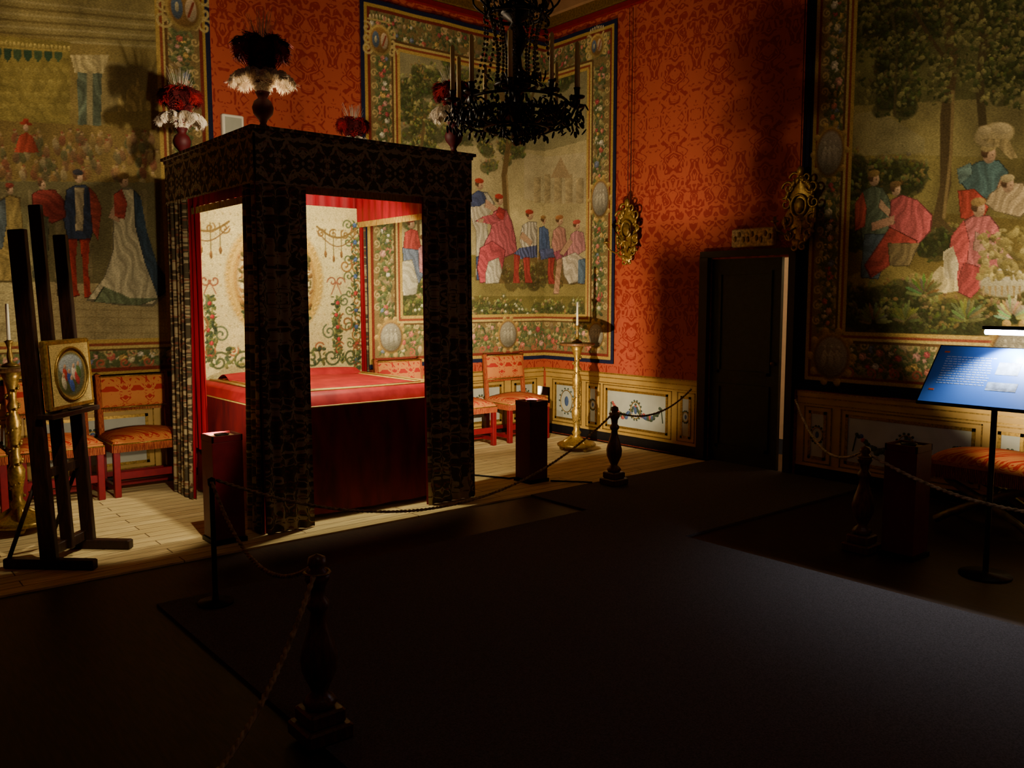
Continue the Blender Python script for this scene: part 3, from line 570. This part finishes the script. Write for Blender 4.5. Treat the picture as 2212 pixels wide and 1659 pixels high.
# ---------------- plumes
M_fr=mat('red_ostrich',(150,12,22),.8,var=.5,scale=30,sheen=.4);M_fd=mat('dark_red_ostrich',(92,10,16),.8,var=.5,scale=30);M_fw=mat('white_ostrich',(235,220,195),.85,var=.12,scale=20)
M_ur=mat('red_velvet_urn',(74,6,12),.6,var=.3)
def plumes(x,y,s=1.,top_m=None):
    b=MB('feather_plume_urn',(x,y,CT))
    b.lathe([(.05,.0),(.055,.015),(.03,.03),(.02,.05),(.028,.07),(.062,.11),(.07,.15),(.055,.19),(.03,.21),(.042,.235),(.05,.25),(.0,.25)],M_ur,(0,0,-.012))
    def feather(az,R,hh,m,wid,droop):
        o=Vector((cos(az),sin(az),0));sd=Vector((-sin(az),cos(az),0));pts=[]
        for i in range(40):
            t=i/39;a=t*pi*droop
            pts.append(Vector((0,0,.22))+o*(R*(1-cos(a))*.62+.01)+Vector((0,0,hh*sin(min(a,pi*.5)) if a<pi/2 else hh-(hh*.62)*(1-cos(a-pi/2))*1.6)))
        b.tube(pts[::3],.003,m,4)
        vs=[];fs=[]
        for i in range(3,40):
            d=(pts[min(i+1,39)]-pts[i-1]).normalized();nn=d.cross(sd)
            t=i/39;w=wid*(sin(pi*min(1,t*.8+.1))**.7)
            for sg in (-1,1):
                for q in range(7):
                    p=pts[i]+d*(q-3)*.003;l=w*random.uniform(.75,1.15)
                    e1=p+sd*sg*l*.6+d*l*.3+nn*random.uniform(-.012,.02);e2=p+sd*sg*l*.9+d*l*.55+Vector((0,0,-.022))+nn*random.uniform(-.03,.03)
                    k=len(vs);wd=d*.0035;vs+=[p-wd,p+wd,e1+wd,e1-wd,e2+wd*.4,e2-wd*.4];fs+=[(k,k+1,k+2,k+3),(k+3,k+2,k+4,k+5)]
            if i>34:
                for q in range(8):
                    p=pts[i];e=p+d*random.uniform(.03,.06)+sd*random.uniform(-.05,.05)+nn*random.uniform(-.03,.03);k=len(vs);vs+=[p-sd*.003,p+sd*.003,e];fs+=[(k,k+1,k+2)]
        b.add(vs,fs,m,False)
    for k in range(8): feather(k*2*pi/8+.3,.165*s,.13*s,M_fw,.07*s,.78)
    for k in range(6): feather(k*2*pi/6+.12,.14*s,.33*s,M_fr if k%2 else M_fd,.12*s,.72)
    for k in range(3): feather(k*2*pi/3+.5,.06*s,.34*s,M_fd,.1*s,.66)
    for k in range(60):
        a=random.uniform(0,2*pi);r=random.uniform(.02,.13)*s;h=random.uniform(.42,.56)*s
        b.tube([(0,0,.24),(r*.3*cos(a),r*.3*sin(a),.24+h*.55),(r*cos(a),r*sin(a),.2+h)],[.002,.0016,.0012],M_fw,3)
    return b.done()
for x,y,s in ((2.42,5.5,1.),(3.96,5.5,.85),(2.42,7.06,.9),(3.96,7.06,.8)): plumes(x,y,s)
# ---------------- chairs
M_up=damask('orange_damask_upholstery',(216,132,68),(186,46,30),w=.2,h=.42,sc=13,freq=24);M_gf=mat('fringe_orange',(186,96,44),.8,c2=(120,40,24),scale=90,stretch=(3,3,.3))
def chair(x,y,rot=0,nm='upholstered_chair'):
    b=MB(nm,(x,y,.013),rot);w,d=.59,.46
    for sx in (-1,1):
        b.box((sx*(w/2-.025),-d/2+.025,.2),(.05,.05,.4),M_redp,bev=.004);b.box((sx*(w/2-.025),d/2-.025,.2),(.05,.05,.4),M_redp,bev=.004)
        b.box((sx*(w/2-.025),0,.07),(.035,d-.06,.04),M_redp,bev=.004)
        b.box((sx*(w/2-.025),d/2-.01,.66),(.042,.04,.6),M_gf,rx=-.1,bev=.004);b.ball((sx*(w/2-.025),d/2+.02,.95),.018,M_gold,8,5)
    b.box((0,-d/2+.03,.17),(w-.06,.03,.06),M_redp,bev=.004);b.box((0,0,.07),(w-.06,.035,.035),M_redp);b.box((0,d/2-.03,.12),(w-.06,.03,.04),M_redp)
    b.box((0,0,.425),(w,d,.06),M_up,bev=.012)
    b.surf(lambda u,v:(-w/2+w*u,-d/2+d*v,.455+.075*(max(0,sin(pi*u))**.45)*(max(0,sin(pi*v))**.45)),18,18,M_up)
    for (a0,b0,a1,b1) in ((-w/2,-d/2,w/2,-d/2),(w/2,-d/2,w/2,d/2),(-w/2,d/2,-w/2,-d/2)):
        L=math.hypot(a1-a0,b1-b0);n=int(L/.012)
        nx,ny=(b1-b0)/L,-(a1-a0)/L
        for k in range(n):
            t=(k+.5)/n;px,py=a0+(a1-a0)*t+nx*.005,b0+(b1-b0)*t+ny*.005;b.box((px,py,.395),(.008,.008,.06),M_gf)
        b.tube([(a0+nx*.006,b0+ny*.006,.43),(a1+nx*.006,b1+ny*.006,.43)],.006,M_gold,5)
    b.box((0,d/2+.0,.81),(w-.06,.04,.27),M_up,rx=-.1,bev=.012)
    b.surf(lambda u,v:(-w/2+.04+(w-.08)*u,d/2-.03-.03*sin(pi*u)**.5*sin(pi*v)**.5+.02*(v-.3),.685+.25*v),16,12,M_up)
    for z in (.675,.94): b.tube([(-w/2+.03,d/2-.03,z),(w/2-.03,d/2-.03,z)],.006,M_gold,5)
    for k in range(40): b.box((-w/2+.04+k*(w-.08)/39,d/2-.02,.66),(.007,.008,.03),M_gf)
    return b.done()
for x in (.80,1.47,2.13): chair(x,7.42)
for x in (4.78,5.43,6.2): chair(x,7.42)
# ---------------- candle stands
M_wax=mat('candle_wax',(225,215,190),.4,var=.05);M_bwd=mat('walnut',(110,72,40),.35,c2=(72,44,22),scale=14,stretch=(6,6,1),spec=.5)
def candlestand(x,y):
    b=MB('candle_stand',(x,y,.013))
    for k in range(3):
        a=k*2*pi/3+.4;b.ball((.15*cos(a),.15*sin(a),.03),.03,M_gold,8,6)
        b.tube([(.16*cos(a),.16*sin(a),.05),(.12*cos(a),.12*sin(a),.1),(.04*cos(a),.04*sin(a),.15)],[.022,.02,.02],M_gold,6)
    b.lathe([(.0,.05),(.2,.05),(.205,.07),(.18,.085),(.1,.1),(.06,.13),(.035,.16),(.05,.19),(.03,.22),(.036,.3),(.05,.36),(.055,.42),(.03,.47),(.04,.5),(.028,.53),(.032,.62),(.046,.7),(.048,.76),(.026,.82),(.04,.86),(.025,.89),(.03,.98),(.05,1.05),(.07,1.1),(.0,1.1)],M_gold)
    for k in range(60):
        z=.24+k*.014;a=k*.7;b.ball((.04*cos(a),.04*sin(a),z),(.012,.012,.012),M_gilt_d,5,4)
    b.lathe([(.0,1.1),(.17,1.1),(.185,1.112),(.185,1.125),(.17,1.13),(.0,1.13)],M_bwd)
    b.lathe([(.0,1.13),(.055,1.13),(.05,1.145),(.015,1.16),(.02,1.2),(.012,1.25),(.022,1.29),(.03,1.3),(.012,1.31),(.0,1.31)],M_gilt_d)
    b.lathe([(.0,1.3),(.0115,1.3),(.0105,1.55),(.0,1.555)],M_wax,seg=10)
    return b.done()
candlestand(6.19,6.43);candlestand(1.06,6.6)
# ---------------- easel + picture
M_ez=mat('dark_easel_wood',(50,28,16),.45,c2=(32,17,10),scale=12,stretch=(6,6,1))
R=math.radians(47)
b=MB('display_easel',(1.18,5.69,.013),R);tl=-.045
for x,wy in ((-.21,.1),(.21,.08)):
    b.box((x,0,.03),(.06,.55,.06),M_ez,bev=.006)
    b.box((x,.045,1.0),(.04,wy,1.96),M_ez,rx=tl,bev=.004)
    b.tube([(x,.25,.06),(x,.07,.5)],.014,M_ez,6)
b.box((0,.06,1.1),(.035,.075,2.08),M_ez,rx=tl,bev=.004);b.box((0,.03,.09),(.42,.05,.06),M_ez,bev=.004);b.box((0,.05,.55),(.44,.03,.05),M_ez)
b.box((0,-.04,.905),(.5,.1,.03),M_ez,bev=.004);b.box((0,-.075,.93),(.14,.03,.02),M_ez,bev=.008);b.done()
c=Canvas(-.2,.2,-.18,.18,.004,(214,184,110),None)
c.ell(0,0,.165,.155,(150,110,44));c.ell(0,0,.15,.14,(110,110,80));c.ell(.0,.05,.13,.07,(170,180,180));c.ell(-.04,-.06,.1,.06,(90,90,50))
for x,z,col in ((-.06,0,(190,70,60)),(-.02,-.03,(60,80,150)),(.03,0,(220,200,180)),(.06,-.03,(170,60,60)),(0,-.07,(70,90,160)),(-.08,-.05,(200,190,160)),(.08,.01,(90,110,60))):
    c.ell(x,z,.024,.045,col,.3);c.ell(x,z+.045,.014,.016,SK)
me=c.build('picture',lambda S,Z:np.stack([S,np.zeros_like(S)-.022,Z],-1),TAP)
b=MB('frame')
for (q,s_) in (((0,0,.19),(.46,.04,.035)),((0,0,-.19),(.46,.04,.035)),((-.215,0,0),(.035,.04,.4)),((.215,0,0),(.035,.04,.4))): b.box(q,s_,M_gold,bev=.008)
b.box((0,.01,0),(.42,.02,.38),M_ez);b.tube([(.168*cos(k*pi/16),-.028,.158*sin(k*pi/16)) for k in range(32)],.008,M_gold,6,True)
fo_=b.done();g_=group('framed_painting',[me,fo_]);g_.rotation_euler=(tl,0,R)
g_.location=Vector((1.18,5.69,1.15))+Matrix.Rotation(R,3,'Z')@Vector((0,-.04,0))
# ---------------- light boxes, stanchions, ropes
M_refl=mat('pale_reflector',(190,165,120),.5,var=.1)
def lbox(x,y,flap=None,z=0.013):
    b=MB('red_uplight_box',(x,y,z))
    b.box((0,0,.35),(.2,.2,.64),M_boxp,bev=.004);b.box((0,0,.015),(.22,.22,.03),M_blk)
    for p,d in (((-.095,0,.69),(.01,.2,.04)),((.095,0,.69),(.01,.2,.04)),((0,-.095,.69),(.2,.01,.04)),((0,.095,.69),(.2,.01,.04))): b.box(p,d,M_boxp)
    b.box((0,0,.69),(.175,.175,.01),M_refl);b.lathe([(.0,.695),(.04,.695),(.05,.71),(.04,.71),(.03,.7),(.0,.7)],M_blk)
    if flap:
        for f in flap: b.box(*f,M_blk)
    return b.done()
lbox(2.06,5.47);lbox(4.83,5.58,(((.094,-.053,.79),(.004,.154,.075)),((.094,-.12,.74),(.004,.02,.1))));lbox(5.22,2.47,None,0)
M_rope=mat('silk_rope',(170,146,98),.6,c2=(96,74,44),scale=30);M_ropew=mat('pale_rope',(215,205,175),.6,c2=(130,120,96),scale=30)
def stanchion(x,y,z=.0):
    b=MB('rope_stanchion',(x,y,z));k_=.93
    b.box((0,0,.028),(.18,.18,.056),M_bwd,bev=.008);b.box((0,0,.083),(.14,.14,.056),M_bwd,bev=.008)
    b.lathe([(r,z_*k_) for r,z_ in [(.05,.12),(.062,.14),(.05,.16),(.028,.18),(.04,.21),(.064,.27),(.068,.32),(.055,.38),(.034,.45),(.026,.5),(.04,.52),(.04,.54),(.026,.56),(.03,.6),(.045,.63),(.045,.65),(.025,.67),(.034,.69),(.03,.715),(.0,.73)]],M_bwd)
    b.tube([(.045*cos(k*pi/6),.045*sin(k*pi/6),.61) for k in range(12)],.006,M_gilt_d,5,True)
    return b.done()
stanchion(5.27,5.01,.017);stanchion(1.36,2.74,.017);stanchion(5.11,2.69);stanchion(5.15,.9);stanchion(.2,1.45)
b=MB('rope_post',(1.57,4.33,.017));b.lathe([(.0,0),(.09,0),(.09,.012),(.02,.02),(.014,.05),(.013,.62),(.02,.63),(.02,.66),(.0,.67)],M_blk);b.done()
def rope(p,q,sag,r=.010,m=M_rope):
    b=MB('barrier_rope');P=Vector(p);Q=Vector(q)
    L=(Q-P).length
    for k in range(2):
        d=(Q-P).normalized();sd=d.cross(Vector((0,0,1))).normalized();N=int(L*55);hp=[]
        for i in range(N+1):
            t=i/N;c0=P.lerp(Q,t)-Vector((0,0,sag*4*t*(1-t)));a=t*L*2*pi/.07+k*pi;hp.append(c0+(sd*cos(a)+Vector((0,0,1))*sin(a))*r*.5)
        b.tube(hp,r*.62,m,5)
    return b.done()
rope((1.56,4.30,.665),(1.37,2.80,.63),.2);rope((1.60,4.34,.665),(5.22,4.99,.63),.44);rope((5.32,5.02,.63),(6.80,5.42,.7),.12)
rope((1.32,2.69,.63),(.24,1.49,.62),.2);rope((5.11,2.64,.62),(5.15,.95,.62),.19,.012,M_ropew);rope((5.14,2.74,.62),(6.8,4.25,.7),.2,.01,M_ropew)
b=MB('floor_cable');b.tube([(4.3,6.9,.022),(4.5,6.2,.022),(4.72,5.75,.022),(4.83,5.72,.022)],.008,M_blk,5);b.tube([(4.93,5.44,.022),(5.1,5.22,.026),(5.15,5.15,.026)],.008,M_blk,5);b.done()
# ---------------- chandelier
M_brz=mat('dark_bronze',(50,38,20),.45,.5,c2=(24,17,10),scale=40);M_can=mat('yellow_wax',(205,176,104),.5,var=.1);M_cry=mat('smoky_crystal',(80,70,50),.15,.0,spec=.6)
CX,CY=3.52,4.22
b=MB('chandelier',(CX,CY,0))
def ring(r,z,t,m=M_brz): b.tube([(r*cos(k*pi/24),r*sin(k*pi/24),z) for k in range(48)],t,m,6,True)
ring(.3,2.74,.012);ring(.31,2.82,.009);ring(.2,2.66,.01);ring(.13,2.92,.012);ring(.17,3.34,.012);ring(.2,3.42,.009);ring(.11,3.6,.009)
b.tube([(0,0,2.64),(0,0,5.28)],.012,M_brz,8)
b.lathe([(.0,2.6),(.03,2.61),(.045,2.64),(.02,2.68),(.05,2.71),(.1,2.73),(.12,2.78),(.04,2.82),(.03,2.87),(.09,2.91),(.1,2.97),(.04,3.02),(.03,3.1),(.06,3.16),(.07,3.22),(.03,3.3),(.1,3.34),(.11,3.38),(.03,3.44),(.03,3.7),(.0,3.7)],M_brz)
b.ball((0,0,2.58),(.03,.03,.03),M_cry)
for k in range(10):
    a=k*2*pi/10+.16;C,S_=cos(a),sin(a)
    b.tube([(r*C,r*S_,z) for r,z in ((.08,2.76),(.16,2.67),(.26,2.66),(.36,2.7),(.4,2.77),(.4,2.81))],.009,M_brz,6)
    b.tube([((.2+.05*cos(t))*C,(.2+.05*cos(t))*S_,2.74+.045*sin(t)) for t in np.linspace(0,5.2,12)],.006,M_brz,5)
    b.tube([((.32+.04*cos(t))*C,(.32+.04*cos(t))*S_,2.76+.035*sin(t)) for t in np.linspace(1,6.2,12)],.006,M_brz,5)
    b.lathe([(.012,.0),(.045,.01),(.05,.02),(.015,.025),(.018,.06),(.022,.07),(.0,.07)],M_brz,(.4*C,.4*S_,2.8),12)
    b.lathe([(.0,0),(.0145,0),(.0135,.27),(.004,.28),(.0,.285)],M_can,(.4*C,.4*S_,2.86),10)
    for r0,z0,r1,z1 in ((.2,3.4,.3,2.82),(.17,3.34,.13,2.94),(.11,3.6,.2,3.42)):
        for j in range(18):
            t=(j+.5)/18;rr=r0+(r1-r0)*t-.07*sin(pi*t)*(z0-z1);zz=z0+(z1-z0)*t;b.ball((rr*C,rr*S_,zz),.011,M_cry,6,4)
    b.tube([((.17+.1*sin(t))*cos(a+.3),(.17+.1*sin(t))*sin(a+.3),3.34+.06*t) for t in np.linspace(0,3,10)],.007,M_brz,5)
for k in range(620):
    q=random.random();a=random.uniform(0,2*pi)
    if q<.6: r=random.uniform(.24,.45);z=2.72+random.uniform(-.07,.06)
    elif q<.8: r=random.uniform(.1,.2);z=random.choice((2.65,2.94))+random.uniform(-.04,.04)
    else: r=random.uniform(.1,.22);z=random.choice((3.36,3.45,3.6))+random.uniform(-.04,.04)
    mxm=Matrix.Translation((r*cos(a),r*sin(a),z))@Matrix.Rotation(a+random.uniform(-1,1),4,'Z')@Matrix.Rotation(random.uniform(-1,1),4,'Y')
    b.ball((0,0,0),(.006,.013,.026),M_brz,5,4,mxm)
b.lathe([(.0,5.2),(.08,5.22),(.1,5.29),(.0,5.29)],M_brz);b.done()
# ---------------- wall sconces with cords
def sconce(y,z,s=1.,off=.04):
    b=MB('gilt_wall_sconce',(RX-off,y,z))
    b.surf(lambda u,v:(-.03-.02*sin(pi*u),(.13+.02*sin(v*6*pi))*s*(2*u-1)*sin(pi*(v*.86+.07)),(-.3+.6*v)*s),10,24,M_gold)
    for sg in (-1,1):
        for (yy,zz,r,a0,tn) in ((.11,.2,.06,0,1.2),(.13,.07,.055,1,1.2),(.12,-.07,.06,2,1.2),(.09,-.19,.05,3,1.2),(.05,.28,.05,0,1),(.04,-.29,.04,2,1)):
            pts=[]
            for i in range(18):
                t=i/17;a=a0+sg*t*tn*2*pi;q=r*(1-.75*t)*s;pts.append((-.045,sg*yy*s+q*cos(a),zz*s+q*sin(a)))
            b.tube(pts,[.013*s*(1-.5*i/17) for i in range(18)],M_gold,6)
        b.tube([(-.05,sg*.03,-.14),(-.13,sg*.08,-.2),(-.2,sg*.12,-.16),(-.22,sg*.13,-.1)],.009,M_gold,6)
        b.lathe([(.01,0),(.035,.012),(.03,.02),(.014,.025),(.016,.055),(.0,.055)],M_gold,(-.22,sg*.13,-.1),12)
    b.tube([(-.06,.07*cos(k*pi/10)*s,.05+.09*sin(k*pi/10)*s) for k in range(20)],.013,M_gold,6,True);b.ball((-.055,0,.05),(.02,.05*s,.065*s),M_gilt_d)
    b.ball((-.05,0,.33*s),(.02,.035,.045),M_gold)
    for k in range(34):
        a=random.uniform(0,2*pi);b.ball((-.05,.14*cos(a)*s,.26*sin(a)*s),(.012,.02,.032),M_gold,6,4)
    for sg in (-1,1): b.tube([(-.02,sg*.02,.33*s),(-.02,sg*.025,4.6-z)],.004,M_blk,4)
    return b.done()
sconce(6.31,2.28);sconce(4.27,2.36,1.05)
# ---------------- cross-legged stool
b=MB('fringed_stool',(6.33,2.38,0))
M_lg=mat('gilded_green_leg',(150,140,70),.4,.3,var=.4)
b.surf(lambda u,v:(-.24+.48*u,-.38+.76*v,.47+.09*(max(0,sin(pi*u))**.4)*(max(0,sin(pi*v))**.4)),16,22,M_up)
b.box((0,0,.455),(.48,.76,.05),M_up,bev=.012)
for (a0,b0,a1,b1) in ((-.24,-.38,.24,-.38),(.24,-.38,.24,.38),(.24,.38,-.24,.38),(-.24,.38,-.24,-.38)):
    n=int(math.hypot(a1-a0,b1-b0)/.012)
    for k in range(n):
        t=(k+.5)/n;b.box((a0+(a1-a0)*t,b0+(b1-b0)*t,.395),(.008,.008,.09),M_gf)
for sx in (-.24,.24):
    for sy in (-.38,.38): b.lathe([(.0,0),(.03,.0),(.022,.05),(.028,.07),(.012,.09),(.0,.1)],M_gf,(sx,sy,.29),8)
for sx in (-.17,.17):
    for sg in (-1,1): b.tube([(sx,sg*.33,.43),(sx,sg*.24,.33),(sx,0,.22),(sx,-sg*.22,.1),(sx,-sg*.32,.03)],[.022,.026,.03,.026,.028],M_lg,8)
    b.ball((sx,0,.22),.045,M_lg)
b.tube([(-.17,0,.22),(.17,0,.22)],.018,M_lg,8);b.done()
# ---------------- information lectern
M_sb=mat('blue_panel_print',(64,110,190),.4,var=.15,scale=4);M_tx=mat('print_white',(190,200,220),.5,var=.3,scale=80);M_ph=mat('print_photo',(150,165,190),.5,c2=(80,84,96),scale=18);M_or=mat('print_orange',(200,90,50),.5)
b=MB('information_lectern',(5.2,1.98,0),math.radians(-90))
b.lathe([(.0,0),(.14,0),(.14,.012),(.02,.02),(.016,.03),(.016,1.1),(.0,1.1)],M_blk)
TT=Matrix.Translation((.05,0,1.15))@Matrix.Rotation(math.radians(48),4,'X')
def pb(c0,d,m):
    x,y,h=[q/2 for q in d];vs=[(c0[0]+i*x,c0[1]+j*y,c0[2]+k*h) for i in(-1,1) for j in(-1,1) for k in(-1,1)]
    b.add(vs,[(0,1,3,2),(4,6,7,5),(0,4,5,1),(2,3,7,6),(0,2,6,4),(1,5,7,3)],m,False,TT)
pb((0,0,0),(.86,.44,.016),M_blk);pb((0,0,.01),(.84,.42,.006),M_sb)
for k in range(12):
    x=-.36
    while x<-.1:
        w=random.uniform(.008,.03);pb((x+w/2,.13-k*.018,.0135),(w,.005,.001),M_tx);x+=w+.006
pb((-.37,.165,.0135),(.03,.012,.001),M_or);pb((.0,.06,.0135),(.12,.09,.001),M_ph);pb((.0,-.07,.0135),(.16,.06,.001),M_ph);pb((.22,.0,.0135),(.2,.16,.001),M_ph)
pb((-.37,-.12,.0135),(.03,.012,.001),M_or)
b.tube([(.14,.16,1.3),(.14,.18,1.4),(.14,.05,1.45)],.008,M_blk,6);b.box((.14,.03,1.435),(.46,.06,.02),M_blk)
b.tube([(-.08,.02,1.41),(.36,.02,1.41)],.015,mat('fluorescent_tube',(225,235,255),.5,emit=30,var=0),8);b.done()

# ---------------- lights
def aim(o,t): o.rotation_euler=(Vector(t)-o.location).to_track_quat('-Z','Y').to_euler()
def spot(n,p,t,w,ang,bl=.4,r=.03,col=(1,.84,.58)):
    l=bpy.data.lights.new(n,'SPOT');l.energy=w;l.spot_size=math.radians(ang);l.spot_blend=bl;l.shadow_soft_size=r;l.color=col
    o=bpy.data.objects.new(n,l);bpy.context.scene.collection.objects.link(o);o.location=p;aim(o,t);return o
def point(n,p,w,r=.04,col=(1,.84,.58)):
    l=bpy.data.lights.new(n,'POINT');l.energy=w;l.shadow_soft_size=r;l.color=col
    o=bpy.data.objects.new(n,l);bpy.context.scene.collection.objects.link(o);o.location=p;return o
spot('uplight_corner',(4.83,5.58,.775),(6.5,7.5,1.9),270,125,.5,.012)
spot('uplight_bedside',(2.06,5.47,.775),(1.75,7.7,1.3),75,120,.7)
spot('uplight_harvest',(5.22,2.47,.775),(6.88,1.9,1.8),230,100,.5)
point('canopy_top_lamp',(2.62,5.9,2.86),72,.03)
spot('canopy_inner_lamp',(3.25,5.66,2.2),(3.15,7.0,1.2),160,150,.35,.05,(1,.9,.6))
point('passage_lamp',(8.0,3.6,2.4),90)
spot('carpet_fill_spot',(3.6,-1.5,4.9),(4.9,.3,0),52,50,.9,.1,(1,.88,.82))  # unseen overhead fill, added to lift the dark carpet at lower right
spot('ceiling_spot_floor',(1.5,2.6,4.95),(1.55,6.4,0),560,17,.25,.04,(1,.84,.56))
point('ceiling_fill',(1.6,0.6,4.9),17,.4,(1,.8,.6))
spot('panel_lamp',(5.24,1.93,1.385),(5.24,1.90,1.1),45,130,.6,.01,(.85,.93,1))
W=bpy.data.worlds.new('World');bpy.context.scene.world=W;W.use_nodes=True;W.node_tree.nodes['Background'].inputs[0].default_value=(1,.7,.5,1);W.node_tree.nodes['Background'].inputs[1].default_value=.01
# ---------------- camera
cd=bpy.data.cameras.new('camera');co=bpy.data.objects.new('camera',cd);bpy.context.scene.collection.objects.link(co)
co.location=(0,0,EYE);co.rotation_euler=(math.radians(90)-phi,0,-th);cd.sensor_width=36;cd.lens=F/2212*36;cd.clip_start=.05
bpy.context.scene.camera=co
